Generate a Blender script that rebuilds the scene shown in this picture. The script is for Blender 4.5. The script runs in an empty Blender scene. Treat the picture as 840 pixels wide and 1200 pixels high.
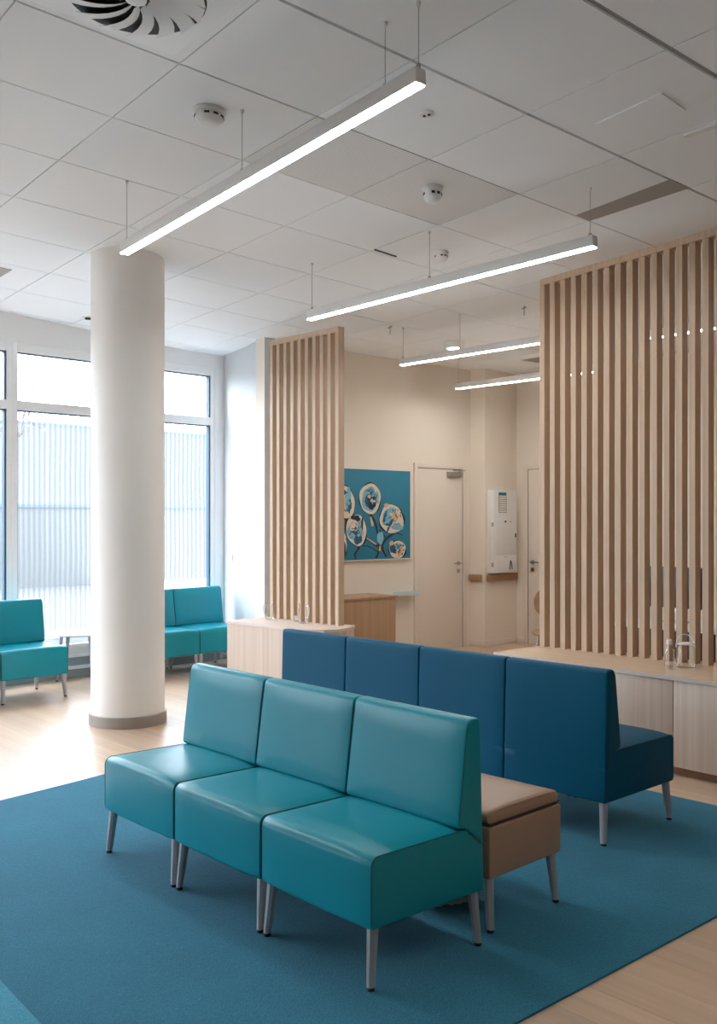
import bpy, bmesh, math, random
from math import pi, sin, cos, atan2, sqrt
from mathutils import Vector, Matrix
random.seed(4)
sc = bpy.context.scene
COL = sc.collection

# ------------------------------------------------------------------ materials
def lin(c):
    return tuple((x / 12.92 if x <= .04045 else ((x + .055) / 1.055) ** 2.4) for x in (v / 255 for v in c))

class NT:
    def __init__(s, name):
        s.m = bpy.data.materials.new(name); s.m.use_nodes = True
        s.t = s.m.node_tree; s.b = s.t.nodes['Principled BSDF']; s.out = s.t.nodes['Material Output']
    def n(s, typ, **kw):
        nd = s.t.nodes.new(typ)
        for k, v in kw.items():
            if k in nd.inputs: nd.inputs[k].default_value = v
            else: setattr(nd, k, v)
        return nd
    def l(s, a, b): s.t.links.new(a, b)

def mat(name, rgb, rough=.5, metal=0, noise=0, nscale=30, bump=0, bscale=200, spec=.5, coat=0):
    t = NT(name); c = lin(rgb) + (1,)
    t.b.inputs['Base Color'].default_value = c
    t.b.inputs['Roughness'].default_value = rough
    t.b.inputs['Metallic'].default_value = metal
    t.b.inputs['Specular IOR Level'].default_value = spec
    t.b.inputs['Coat Weight'].default_value = coat
    tc = t.n('ShaderNodeTexCoord')
    if noise:
        nz = t.n('ShaderNodeTexNoise', Scale=nscale, Detail=4.0)
        t.l(tc.outputs['Object'], nz.inputs['Vector'])
        r = t.n('ShaderNodeMapRange'); r.inputs['To Min'].default_value = 1 - noise; r.inputs['To Max'].default_value = 1 + noise
        t.l(nz.outputs['Fac'], r.inputs['Value'])
        mx = t.n('ShaderNodeMix', data_type='RGBA', blend_type='MULTIPLY'); mx.inputs[0].default_value = 1
        mx.inputs[6].default_value = c
        t.l(r.outputs[0], mx.inputs[7]); t.l(mx.outputs[2], t.b.inputs['Base Color'])
    if bump:
        nz = t.n('ShaderNodeTexNoise', Scale=bscale, Detail=3.0)
        t.l(tc.outputs['Object'], nz.inputs['Vector'])
        bp = t.n('ShaderNodeBump', Strength=bump, Distance=.002)
        t.l(nz.outputs['Fac'], bp.inputs['Height']); t.l(bp.outputs[0], t.b.inputs['Normal'])
    return t.m

def wood(name, c1, c2, axis='Z', rough=.45, rot=0, fine=90, planks=None):
    t = NT(name)
    tc = t.n('ShaderNodeTexCoord')
    mp0 = t.n('ShaderNodeMapping'); mp0.inputs['Rotation'].default_value = (0, 0, rot)
    t.l(tc.outputs['Object'], mp0.inputs[0])
    src = mp0.outputs[0]
    mp = t.n('ShaderNodeMapping')
    s = {'X': (.9, fine, fine), 'Y': (fine, .9, fine), 'Z': (fine, fine, .9)}[axis]
    mp.inputs['Scale'].default_value = tuple(x * .35 for x in s)
    t.l(src, mp.inputs[0])
    nz = t.n('ShaderNodeTexNoise', Scale=1.0, Detail=6.0, Roughness=.65, Distortion=.4)
    t.l(mp.outputs[0], nz.inputs['Vector'])
    cr = t.n('ShaderNodeValToRGB')
    cr.color_ramp.elements[0].position = .3; cr.color_ramp.elements[0].color = lin(c2) + (1,)
    cr.color_ramp.elements[1].position = .68; cr.color_ramp.elements[1].color = lin(c1) + (1,)
    t.l(nz.outputs['Fac'], cr.inputs[0])
    colr = cr.outputs[0]
    if planks:
        br = t.n('ShaderNodeTexBrick'); br.offset = .37; br.squash = 1
        br.inputs['Scale'].default_value = 1; br.inputs['Brick Width'].default_value = planks[0]
        br.inputs['Row Height'].default_value = planks[1]; br.inputs['Mortar Size'].default_value = .0012
        br.inputs['Color1'].default_value = (.86, .86, .86, 1); br.inputs['Color2'].default_value = (1.05, 1.03, 1, 1)
        br.inputs['Mortar'].default_value = (.68, .66, .64, 1)
        t.l(src, br.inputs['Vector'])
        mx = t.n('ShaderNodeMix', data_type='RGBA', blend_type='MULTIPLY'); mx.inputs[0].default_value = 1
        t.l(colr, mx.inputs[6]); t.l(br.outputs['Color'], mx.inputs[7]); colr = mx.outputs[2]
    t.l(colr, t.b.inputs['Base Color'])
    t.b.inputs['Roughness'].default_value = rough
    return t.m

def emit(name, rgb, s):
    t = NT(name)
    t.b.inputs['Base Color'].default_value = (.8, .8, .8, 1)
    t.b.inputs['Emission Color'].default_value = tuple(rgb) + (1,)
    t.b.inputs['Emission Strength'].default_value = s
    return t.m

def glass_thin(name, rough_mix=0):
    t = NT(name)
    tr = t.n('ShaderNodeBsdfTransparent'); gl = t.n('ShaderNodeBsdfGlossy', Roughness=.02)
    fr = t.n('ShaderNodeLayerWeight', Blend=.22 if rough_mix else .08)
    mx = t.n('ShaderNodeMixShader'); k = t.n('ShaderNodeMath', operation='MULTIPLY'); t.l(fr.outputs['Fresnel'], k.inputs[0]); k.inputs[1].default_value = .5 if rough_mix else 1
    t.l(k.outputs[0], mx.inputs[0]); t.l(tr.outputs[0], mx.inputs[1]); t.l(gl.outputs[0], mx.inputs[2])
    t.l(mx.outputs[0], t.out.inputs['Surface'])
    return t.m

def glass_ribbed(name):
    # film printed in thin vertical ribs: partly clear, partly translucent
    t = NT(name)
    tc = t.n('ShaderNodeTexCoord')
    nz = t.n('ShaderNodeTexNoise', Scale=1.3, Detail=2.0); t.l(tc.outputs['Object'], nz.inputs['Vector'])
    nz2 = t.n('ShaderNodeTexNoise', Scale=1.0, Detail=3.0)
    mp2 = t.n('ShaderNodeMapping'); mp2.inputs['Scale'].default_value = (22, 1, .35)
    t.l(tc.outputs['Object'], mp2.inputs[0]); t.l(mp2.outputs[0], nz2.inputs['Vector'])
    sep = t.n('ShaderNodeSeparateXYZ'); t.l(tc.outputs['Object'], sep.inputs[0])
    a = t.n('ShaderNodeMath', operation='MULTIPLY_ADD'); t.l(nz.outputs['Fac'], a.inputs[0]); a.inputs[1].default_value = .03
    t.l(sep.outputs['X'], a.inputs[2])
    b = t.n('ShaderNodeMath', operation='MULTIPLY'); t.l(a.outputs[0], b.inputs[0]); b.inputs[1].default_value = 2 * pi / .056
    c = t.n('ShaderNodeMath', operation='SINE'); t.l(b.outputs[0], c.inputs[0])
    d = t.n('ShaderNodeMapRange'); t.l(c.outputs[0], d.inputs['Value'])
    d.inputs['From Min'].default_value = -1; d.inputs['To Min'].default_value = .25; d.inputs['To Max'].default_value = .95
    e = t.n('ShaderNodeMath', operation='MULTIPLY'); t.l(d.outputs[0], e.inputs[0])
    f = t.n('ShaderNodeMapRange'); t.l(nz2.outputs['Fac'], f.inputs['Value']); f.inputs['To Min'].default_value = .6; f.inputs['To Max'].default_value = 1.35
    t.l(f.outputs[0], e.inputs[1])
    tr = t.n('ShaderNodeBsdfTransparent'); tr.inputs[0].default_value = (.93, .95, 1, 1)
    tl = t.n('ShaderNodeBsdfTranslucent'); tl.inputs[0].default_value = (.075, .08, .088, 1)
    mx = t.n('ShaderNodeMixShader'); t.l(e.outputs[0], mx.inputs[0]); t.l(tl.outputs[0], mx.inputs[1]); t.l(tr.outputs[0], mx.inputs[2])
    t.l(mx.outputs[0], t.out.inputs['Surface'])
    return t.m

def glass_real(name):
    return glass_thin(name, 1)
    t = NT(name)
    t.b.inputs['Base Color'].default_value = (.97, .98, .98, 1); t.b.inputs['Roughness'].default_value = .01
    t.b.inputs['Transmission Weight'].default_value = 1; t.b.inputs['IOR'].default_value = 1.45
    return t.m

def carpet_mat(name, rgb, rot):
    t = NT(name); c = lin(rgb)
    tc = t.n('ShaderNodeTexCoord')
    mp = t.n('ShaderNodeMapping'); mp.inputs['Rotation'].default_value = (0, 0, rot)
    t.l(tc.outputs['Object'], mp.inputs[0])
    br = t.n('ShaderNodeTexBrick'); br.offset = .5
    for k, v in (('Scale', 1), ('Brick Width', 1.0), ('Row Height', .5), ('Mortar Size', .0015)): br.inputs[k].default_value = v
    br.inputs['Color1'].default_value = (.94, .95, .96, 1); br.inputs['Color2'].default_value = (1.07, 1.05, 1.04, 1); br.inputs['Mortar'].default_value = (.85, .85, .85, 1)
    t.l(mp.outputs[0], br.inputs['Vector'])
    nz = t.n('ShaderNodeTexNoise', Scale=170.0, Detail=3.0); t.l(tc.outputs['Object'], nz.inputs['Vector'])
    nz2 = t.n('ShaderNodeTexNoise', Scale=3.0, Detail=4.0); t.l(tc.outputs['Object'], nz2.inputs['Vector'])
    r = t.n('ShaderNodeMapRange'); t.l(nz.outputs['Fac'], r.inputs['Value']); r.inputs['To Min'].default_value = .4; r.inputs['To Max'].default_value = 1.6
    r2 = t.n('ShaderNodeMapRange'); t.l(nz2.outputs['Fac'], r2.inputs['Value']); r2.inputs['To Min'].default_value = .82; r2.inputs['To Max'].default_value = 1.18
    m1 = t.n('ShaderNodeMath', operation='MULTIPLY'); t.l(r.outputs[0], m1.inputs[0]); t.l(r2.outputs[0], m1.inputs[1])
    mx = t.n('ShaderNodeMix', data_type='RGBA', blend_type='MULTIPLY'); mx.inputs[0].default_value = 1
    mx.inputs[6].default_value = c + (1,); t.l(m1.outputs[0], mx.inputs[7])
    mx2 = t.n('ShaderNodeMix', data_type='RGBA', blend_type='MULTIPLY'); mx2.inputs[0].default_value = 1
    t.l(mx.outputs[2], mx2.inputs[6]); t.l(br.outputs['Color'], mx2.inputs[7])
    t.l(mx2.outputs[2], t.b.inputs['Base Color'])
    t.b.inputs['Roughness'].default_value = .95; t.b.inputs['Specular IOR Level'].default_value = .15
    t.b.inputs['Sheen Weight'].default_value = .25; t.b.inputs['Sheen Tint'].default_value = (.5, .8, 1, 1)
    bp = t.n('ShaderNodeBump', Strength=.6, Distance=.006); t.l(nz.outputs['Fac'], bp.inputs['Height']); t.l(bp.outputs[0], t.b.inputs['Normal'])
    return t.m

def perf_mat(name, rgb, rot):
    t = NT(name); c = lin(rgb)
    tc = t.n('ShaderNodeTexCoord')
    mp = t.n('ShaderNodeMapping'); mp.inputs['Rotation'].default_value = (0, 0, rot)
    t.l(tc.outputs['Object'], mp.inputs[0])
    sep = t.n('ShaderNodeSeparateXYZ'); t.l(mp.outputs[0], sep.inputs[0])
    b = t.n('ShaderNodeMath', operation='MULTIPLY'); t.l(sep.outputs['Y'], b.inputs[0]); b.inputs[1].default_value = 2 * pi / .022
    s = t.n('ShaderNodeMath', operation='SINE'); t.l(b.outputs[0], s.inputs[0])
    r = t.n('ShaderNodeMapRange'); t.l(s.outputs[0], r.inputs['Value']); r.inputs['From Min'].default_value = -.2; r.inputs['From Max'].default_value = .5
    r.inputs['To Min'].default_value = .8; r.inputs['To Max'].default_value = 1
    mx = t.n('ShaderNodeMix', data_type='RGBA', blend_type='MULTIPLY'); mx.inputs[0].default_value = 1
    mx.inputs[6].default_value = c + (1,); t.l(r.outputs[0], mx.inputs[7]); t.l(mx.outputs[2], t.b.inputs['Base Color'])
    t.b.inputs['Roughness'].default_value = .85
    return t.m

AR = math.radians(41.5)             # heading of the seating rows, left of the view axis
GY = .6755                          # heading of the ceiling grid
W = {}
W['wall'] = mat('wall_paint', (232, 228, 222), .75, noise=.015, nscale=3)
W['wall_cool'] = mat('wall_paint_white', (240, 241, 242), .7)
W['wall_back'] = mat('wall_paint_cream', (232, 222, 209), .75, noise=.012, nscale=2)
W['wall_pier'] = mat('wall_paint_pier', (204, 206, 208), .7)
W['wall_dark'] = mat('wall_paint_taupe', (108, 98, 92), .8)
W['column'] = mat('column_paint', (246, 243, 238), .6, noise=.01, nscale=3)
W['ceil'] = mat('ceiling_tile', (240, 244, 247), .85, noise=.012, nscale=2, bump=.1, bscale=120)
W['tee'] = mat('ceiling_tee', (176, 176, 174), .6)
W['perf'] = perf_mat('perforated_tile', (236, 236, 235), -GY)
W['white'] = mat('white_plastic', (228, 228, 226), .45)
W['slotgrey'] = mat('grille_grey', (158, 154, 150), .6)
W['black'] = mat('black_plastic', (18, 18, 20), .5)
W['frame'] = mat('window_frame_white', (246, 248, 249), .4)
W['gasket'] = mat('gasket_dark', (70, 96, 112), .5)
W['skirt'] = mat('grey_skirting', (160, 152, 143), .5, noise=.05, nscale=12)
W['sillgrey'] = mat('sill_grey', (150, 158, 165), .5)
W['door'] = mat('door_paint', (228, 217, 205), .5)
W['steel'] = mat('brushed_steel', (170, 168, 166), .3, 1)
W['leg'] = mat('leg_aluminium', (176, 176, 180), .45, .3, spec=.5)
W['glide'] = mat('rubber_glide', (14, 14, 16), .6)
W['teal'] = mat('teal_leather', (6, 140, 157), .36, noise=.03, nscale=5, bump=.08, bscale=350, spec=.33)
W['tealseam'] = mat('teal_seam', (16, 88, 98), .5)
W['blue'] = mat('blue_leather', (0, 80, 108), .5, noise=.03, nscale=5, bump=.08, bscale=350, spec=.14)
W['blueseam'] = mat('blue_seam', (6, 38, 60), .5)
W['taupe'] = mat('taupe_leather', (166, 136, 114), .42, noise=.03, nscale=5, bump=.08, bscale=350, spec=.4)
W['taupeseam'] = mat('taupe_seam', (88, 66, 50), .5)
W['carpet'] = carpet_mat('teal_carpet', (35, 107, 130), -(pi / 2 - AR))
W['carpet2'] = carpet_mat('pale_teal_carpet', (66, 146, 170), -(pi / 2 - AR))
W['floor'] = wood('oak_floor', (214, 187, 161), (192, 163, 137), 'X', .3, rot=-(pi / 2 + AR), fine=40, planks=(1.4, .19))
W['oak_v'] = wood('oak_slat', (200, 174, 148), (180, 152, 126), 'Z', .5, fine=110)
W['oak_f'] = wood('oak_front', (204, 186, 170), (186, 164, 146), 'Z', .5, fine=100)
W['oak_t'] = wood('oak_top', (210, 184, 156), (196, 168, 140), 'X', .32, fine=60)
W['oak_d'] = wood('oak_desk', (178, 146, 116), (160, 128, 100), 'Z', .5, fine=60)
W['oak_edge_sheen'] = mat('oak_edge_reflection', (200, 188, 178), .5)  # pale reflection on the countertop edges, put into the colour
W['rail'] = wood('handrail_oak', (168, 132, 98), (146, 110, 80), 'X', .5, fine=60)
W['cool_em'] = emit('led_neutral', (.98, .98, .97), 21)
W['warm_em'] = emit('led_warm', (1, .975, .93), 32)
W['dim_em'] = emit('led_warm_dimmed', (1, .90, .80), 5)
W['down_em'] = emit('downlight_warm', (1, .87, .70), 5)
W['glass'] = glass_thin('clear_glass'); W['rib'] = glass_ribbed('ribbed_glass'); W['jug'] = glass_real('jug_glass')
W['glass_glint'] = mat('glass_highlight', (226, 230, 230), .08)  # opaque white stands in for highlights on the clear glass handles and lid
W['acryl'] = mat('pale_blue_plastic', (190, 208, 216), .25)
W['out_ground'] = mat('pale_paving', (74, 75, 76), .9)
W['out_wall'] = mat('render_grey', (82, 84, 82), .9)
W['out_dimmed'] = mat('dimmed_render', (76, 80, 82), .9)
W['out_dark'] = mat('dark_roof', (70, 82, 92), .9)
W['bark'] = mat('bark', (110, 100, 92), .9)
W['leafm'] = mat('leaf', (120, 128, 100), .8)
W['p_teal'] = mat('paint_teal', (34, 124, 154), .6, noise=.10, nscale=4)
W['p_cream'] = mat('paint_cream', (222, 210, 192), .6, noise=.08, nscale=18)
W['p_blue'] = mat('paint_light_blue', (128, 182, 204), .6, noise=.2, nscale=14)
W['p_dark'] = mat('paint_dark', (26, 34, 46), .6)
W['p_mid'] = mat('paint_mid_blue', (24, 92, 130), .6, noise=.2, nscale=14)
W['p_sand'] = mat('paint_sand', (214, 178, 140), .6)
W['paper'] = mat('paper', (226, 222, 214), .8)
W['paper_teal'] = mat('notice_teal', (0, 110, 130), .6)
W['ink'] = mat('ink', (74, 70, 68), .8)
W['crumple'] = mat('pale_sheet', (190, 200, 196), .6)
W['darkfab'] = mat('dark_fabric', (38, 40, 46), .8)
W['screen'] = mat('monitor_dark', (20, 22, 26), .3)

# ------------------------------------------------------------------ mesh helpers
def fin(name, bm, mats, parent=None, loc=None, rotz=None, smooth=True, ang=35):
    bmesh.ops.recalc_face_normals(bm, faces=bm.faces)
    me = bpy.data.meshes.new(name); bm.to_mesh(me); bm.free()
    if not isinstance(mats, (list, tuple)): mats = [mats]
    for m in mats: me.materials.append(W[m] if isinstance(m, str) else m)
    if smooth:
        me.shade_smooth(); me.set_sharp_from_angle(angle=math.radians(ang))
    o = bpy.data.objects.new(name, me); COL.objects.link(o)
    if parent: o.parent = parent
    if loc is not None: o.location = loc
    if rotz is not None: o.rotation_euler = (0, 0, rotz)
    return o

def B(): return bmesh.new()

def box(bm, x0, x1, y0, y1, z0, z1, bev=0, mi=0, seg=2, M=None):
    vs = [bm.verts.new((x, y, z)) for z in (z0, z1) for y in (y0, y1) for x in (x0, x1)]
    fs = [bm.faces.new([vs[i] for i in q]) for q in ((0, 2, 3, 1), (4, 5, 7, 6), (0, 1, 5, 4), (2, 6, 7, 3), (0, 4, 6, 2), (1, 3, 7, 5))]
    for f in fs: f.material_index = mi
    if bev:
        es = list({e for f in fs for e in f.edges})
        r = bmesh.ops.bevel(bm, geom=es, offset=bev, segments=seg, affect='EDGES', profile=.5)
        for f in r['faces']: f.material_index = mi
        vs = list({v for f in r['faces'] for v in f.verts} | {v for v in vs if v.is_valid})
    if M is not None: bmesh.ops.transform(bm, matrix=M, verts=vs)
    return vs

def prism(bm, poly, z0, z1, mi=0, mi_side=None, bev=0):
    a = [bm.verts.new((x, y, z0)) for x, y in poly]; b = [bm.verts.new((x, y, z1)) for x, y in poly]
    n = len(poly); fs = [bm.faces.new(a[::-1]), bm.faces.new(b)]
    for f in fs: f.material_index = mi
    for i in range(n):
        f = bm.faces.new((a[i], a[(i + 1) % n], b[(i + 1) % n], b[i])); f.material_index = mi if mi_side is None else mi_side
        fs.append(f)
    return fs

def lathe(bm, prof, n=32, c=(0, 0, 0), mi=0, cap=True):
    rings = []
    for r, z in prof:
        if r < 1e-5: rings.append([bm.verts.new((c[0], c[1], c[2] + z))])
        else: rings.append([bm.verts.new((c[0] + r * cos(2 * pi * i / n), c[1] + r * sin(2 * pi * i / n), c[2] + z)) for i in range(n)])
    for a, b in zip(rings, rings[1:]):
        for i in range(n):
            j = (i + 1) % n
            va = [a[0]] if len(a) == 1 else [a[i], a[j]]
            vb = [b[0]] if len(b) == 1 else [b[j], b[i]]
            if len(va) + len(vb) >= 3:
                f = bm.faces.new(va + vb); f.material_index = mi
    if cap:
        for rg in (rings[0], rings[-1]):
            if len(rg) > 2: bm.faces.new(rg).material_index = mi

def tube(bm, pts, r, n=8, mi=0, closed=False):
    pts = [Vector(p) for p in pts]; m = len(pts); rings = []
    rr = r if isinstance(r, (list, tuple)) else [r] * m
    up = None
    for i, p in enumerate(pts):
        if closed: d = pts[(i + 1) % m] - pts[i - 1]
        else: d = (pts[min(i + 1, m - 1)] - pts[max(i - 1, 0)])
        d.normalize()
        if up is None:
            up = Vector((0, 0, 1)) if abs(d.z) < .9 else Vector((1, 0, 0))
        x = d.cross(up).normalized(); up = x.cross(d).normalized()
        rings.append([bm.verts.new(p + rr[i] * (cos(2 * pi * k / n) * x + sin(2 * pi * k / n) * up)) for k in range(n)])
    seq = list(zip(rings, rings[1:])) + ([(rings[-1], rings[0])] if closed else [])
    for a, b in seq:
        for k in range(n):
            bm.faces.new((a[k], a[(k + 1) % n], b[(k + 1) % n], b[k])).material_index = mi
    if not closed:
        bm.faces.new(rings[0][::-1]).material_index = mi; bm.faces.new(rings[-1]).material_index = mi

def rounded(pts, n=6):
    """closed polygon [(x, y, radius)] -> outline with arcs at the corners"""
    out = []; m = len(pts)
    for i in range(m):
        p = Vector(pts[i][:2]); r = pts[i][2]
        a = (Vector(pts[i - 1][:2]) - p); b = (Vector(pts[(i + 1) % m][:2]) - p)
        la, lb = a.length, b.length; a.normalize(); b.normalize()
        th = a.angle(b)
        if r <= 0: out.append(p); continue
        d = min(r / math.tan(th / 2), la * .48, lb * .48); r = d * math.tan(th / 2)
        cen = p + (a + b).normalized() * (r / sin(th / 2))
        s = p + a * d - cen; e = p + b * d - cen
        a0 = atan2(s.y, s.x); da = (atan2(e.y, e.x) - a0 + pi) % (2 * pi) - pi
        for k in range(n + 1):
            q = a0 + da * k / n; out.append(cen + r * Vector((cos(q), sin(q))))
    return out

def densify(pl, step=.035):
    out = []
    for a, b in zip(pl, pl[1:] + pl[:1]):
        n = max(1, int((b - a).length / step))
        for k in range(n): out.append(a.lerp(b, k / n))
    return out

def soft_extrude(bm, pl, w, r=.014, crown=None, y0=0, mi=0):
    """profile (s, z) -> y, z; extruded along x over width w with rounded, padded sides"""
    pl = densify(pl); m = len(pl)
    area = sum(a.x * b.y - b.x * a.y for a, b in zip(pl, pl[1:] + pl[:1]))
    sg = 1 if area > 0 else -1
    nor = []
    for i in range(m):
        d = (pl[(i + 1) % m] - pl[i - 1]).normalized(); nor.append(Vector((d.y, -d.x)) * sg)
    xs = []
    for k in range(5): xs.append(-w / 2 + r * (1 - cos(k / 4 * pi / 2)))
    for k in range(1, 8): xs.append(-w / 2 + r + (w - 2 * r) * k / 8)
    xs += [-x for x in xs[:5][::-1]]
    rings = []
    for x in xs:
        q = max(0, abs(x) - (w / 2 - r)) / r
        ins = r * (1 - sqrt(max(0, 1 - q * q)))
        t = 1 - min(1, abs(x) / (w / 2 - r * .5)) ** 4
        ring = []
        for p, nn in zip(pl, nor):
            c = crown(p, nn) * t if crown else 0
            s = p + nn * (c - ins)
            ring.append(bm.verts.new((x, s.x + y0, s.y)))
        rings.append(ring)
    for a, b in zip(rings, rings[1:]):
        for i in range(m):
            bm.faces.new((a[i], a[(i + 1) % m], b[(i + 1) % m], b[i])).material_index = mi
    bm.faces.new(rings[0][::-1]).material_index = mi; bm.faces.new(rings[-1]).material_index = mi

# ------------------------------------------------------------------ scene graph helpers
def tag(o, label, cat, group=None, kind=None):
    o['label'] = label; o['category'] = cat
    if group: o['group'] = group
    if kind: o['kind'] = kind
    return o

def thing(name, label, cat, loc, rotz=0, group=None):
    o = bpy.data.objects.new(name, None); COL.objects.link(o); o.empty_display_size = .1
    o.location = loc; o.rotation_euler = (0, 0, rotz)
    return tag(o, label, cat, group)

def struct(o, label=None, cat=None):
    o['kind'] = 'structure'
    if label: o['label'] = label
    if cat: o['category'] = cat
    return o

def dup(root, loc, rotz, label):
    r = root.copy(); COL.objects.link(r); r.location = loc; r.rotation_euler = (0, 0, rotz); r['label'] = label
    for ch in list(root.children):
        c = ch.copy(); COL.objects.link(c); c.parent = r
        for g in list(ch.children):
            d = g.copy(); COL.objects.link(d); d.parent = c
    return r

def V2(p, d, t): return (p[0] + d[0] * t, p[1] + d[1] * t)

# ------------------------------------------------------------------ room plan (metres, camera at origin, 1.6 m up)
K = (-1.54, 11.40)                   # corner between the glazed wall and the white pier
WB = (.705, .709)                    # along the glazed wall (towards the corner)
WROT = atan2(WB[1], WB[0]); WOUT = (-WB[1], WB[0])
E_ = (-.970, 10.314)                 # end of the pier, start of the cream wall
BD = (.73, .68); n_ = math.hypot(*BD); BD = (BD[0] / n_, BD[1] / n_); BROT = atan2(BD[1], BD[0])
P1 = (1.40, 12.525); P2 = (1.565, 12.36); P3 = (2.035, 12.87)
AD = (.69, -.724); AROT = atan2(AD[1], AD[0])
Q1 = (7.5, 7.1); Q2 = (-2.2, -3.45); Q3 = (-9.3, 3.6)

def cz(x, y): return max(4.0885 - .0245 * x - .0627 * y, 3.45)

bm = B(); prism(bm, [(-11, 3.5), (-2.2, -5), (9, 7), (2.6, 14.2), (-1.6, 11.9)], -.12, 0)
struct(fin('floor', bm, 'floor', smooth=False), 'pale oak plank floor')

# carpet
CP = [(-.261, 7.938), (-1.571, 6.21), (-2.018, 5.62), (-2.9, 4.45), (-1.235 - .225 * 4.6, 3.441 + .284 * 4.6)]
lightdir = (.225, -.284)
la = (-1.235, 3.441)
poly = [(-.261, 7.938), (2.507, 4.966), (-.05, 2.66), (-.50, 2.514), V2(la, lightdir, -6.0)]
# clip left edge on the far-left carpet line
fl = (-2.018 - .447 * 2.6, 5.62 - .59 * 2.6)
poly = [(-.261, 7.938), (2.507, 4.966), (-.35, 2.388), V2(la, lightdir, 3.2), V2(la, lightdir, -5.55)]
bm = B(); prism(bm, poly, .0, .008)
tag(fin('carpet', bm, 'carpet', smooth=False), 'large teal carpet of square tiles under the two seating rows', 'carpet')
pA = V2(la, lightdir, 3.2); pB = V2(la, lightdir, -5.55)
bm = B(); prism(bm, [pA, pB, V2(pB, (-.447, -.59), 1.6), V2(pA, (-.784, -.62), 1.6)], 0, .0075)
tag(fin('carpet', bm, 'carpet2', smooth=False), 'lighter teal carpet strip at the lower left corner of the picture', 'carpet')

def wall(name, p, q, z0, z1, th, m='wall', label=None):
    """wall from p to q; th > 0 puts the thickness to the left of p->q"""
    d = Vector((q[0] - p[0], q[1] - p[1])).normalized(); nn = Vector((-d.y, d.x)) * th
    bm = B(); prism(bm, [p, q, (q[0] + nn.x, q[1] + nn.y), (p[0] + nn.x, p[1] + nn.y)], z0, z1)
    return struct(fin(name, bm, m, smooth=False), label)

wall('wall_pier', K, E_, 0, 3.62, .12, 'wall_pier', 'white pier wall beside the glazing')
DB = V2((1.27, 12.40), BD, .16)
wall('wall_back', E_, P1, 0, 3.62, .15, 'wall_back', 'cream back wall with the painting and a door')
wall('wall_return', P1, P2, 0, 3.62, .12, 'wall_back', 'short cream wall return beside the door')
wall('wall_niche', P2, P3, 0, 3.62, .12, 'wall_back', 'cream wall with the white cabinet and handrail')
wall('wall_right', P3, Q1, 0, 3.75, .15, 'wall_back', 'cream right wall with the second door')
wall('wall_near', Q1, Q2, 0, 4.6, .15, 'wall_dark', 'taupe wall behind the viewer')
wall('wall_side', Q2, Q3, 0, 4.8, .15, 'wall_dark', 'taupe side wall behind the viewer')
TW = 10.9
WL = V2(K, WB, -TW)
wall('wall_left', WL, K, 3.29, 4.7, .14, 'wall_cool', 'white bulkhead above the glazed wall')

# ------------------------------------------------------------------ glazed wall
# jambs along the wall measured back from the corner
bays = [.13] + [1.335 + 1.205 * i for i in range(8)]
def window_bay(idx, t0, t1):
    o = thing('window_%d' % idx, 'window bay', 'window', (*V2(K, WB, -t1), 0), WROT)
    del o['category']; o['kind'] = 'structure'
    o['label'] = 'tall glazed bay with clear upper pane and ribbed lower pane'
    w = t1 - t0
    bm = B()
    def fb(x0, x1, z0, z1, d=.07): box(bm, x0, x1, -.005, d, z0, z1, .004)
    hw = .055
    fb(0, hw, .34, 3.29); fb(w - hw, w, .34, 3.29)
    fb(hw, w - hw, 3.205, 3.29); fb(hw, w - hw, 2.645, 2.735); fb(hw, w - hw, .34, .41)
    fin('window_frame', bm, 'frame', o)
    bm = B()
    for z0, z1 in ((.41, 2.645), (2.735, 3.205)):
        box(bm, hw, hw + .012, .018, .062, z0, z1); box(bm, w - hw - .02, w - hw, .004, .062, z0, z1)
        box(bm, hw, w - hw, .018, .062, z1 - .012, z1)
    fin('window_gasket', bm, 'gasket', o, smooth=False)
    bm = B(); box(bm, hw, w - hw, .040, .046, 2.735, 3.205); fin('clear_pane', bm, 'glass', o, smooth=False)
    bm = B(); vs = [bm.verts.new(p) for p in ((hw, .043, .41), (w - hw, .043, .41), (w - hw, .043, 2.645), (hw, .043, 2.645))]; bm.faces.new(vs)
    fin('ribbed_pane', bm, 'rib', o, smooth=False)
for i in range(8): window_bay(i + 1, bays[i], bays[i + 1])
# corner jamb + low convector casing
bm = B(); box(bm, TW - .13, TW, -.01, .1, .0, 3.29, .004)
struct(fin('trim_1', bm, 'frame', loc=(*WL, 0), rotz=WROT), 'white window jamb at the corner')
bm = B()
box(bm, .5, TW - .1, -.10, .12, .31, .345, .004); box(bm, .5, TW - .1, -.04, .12, .23, .31)
box(bm, .5, TW - .1, -.07, .12, .205, .235, .003); box(bm, .5, TW - .1, -.04, .12, .12, .205, mi=1)
box(bm, .5, TW - .1, -.09, .12, .09, .12, .003); box(bm, .5, TW - .1, -.06, .12, 0, .09, mi=1)
struct(fin('trim_2', bm, ['frame', 'sillgrey'], loc=(*WL, 0), rotz=WROT), 'low stepped white and grey sill under the glazing')

# outdoors
bm = B(); prism(bm, [(-60, -20), (20, 14), (20, 80), (-60, 80)], -.35, -.25)
bm2 = B()
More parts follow.
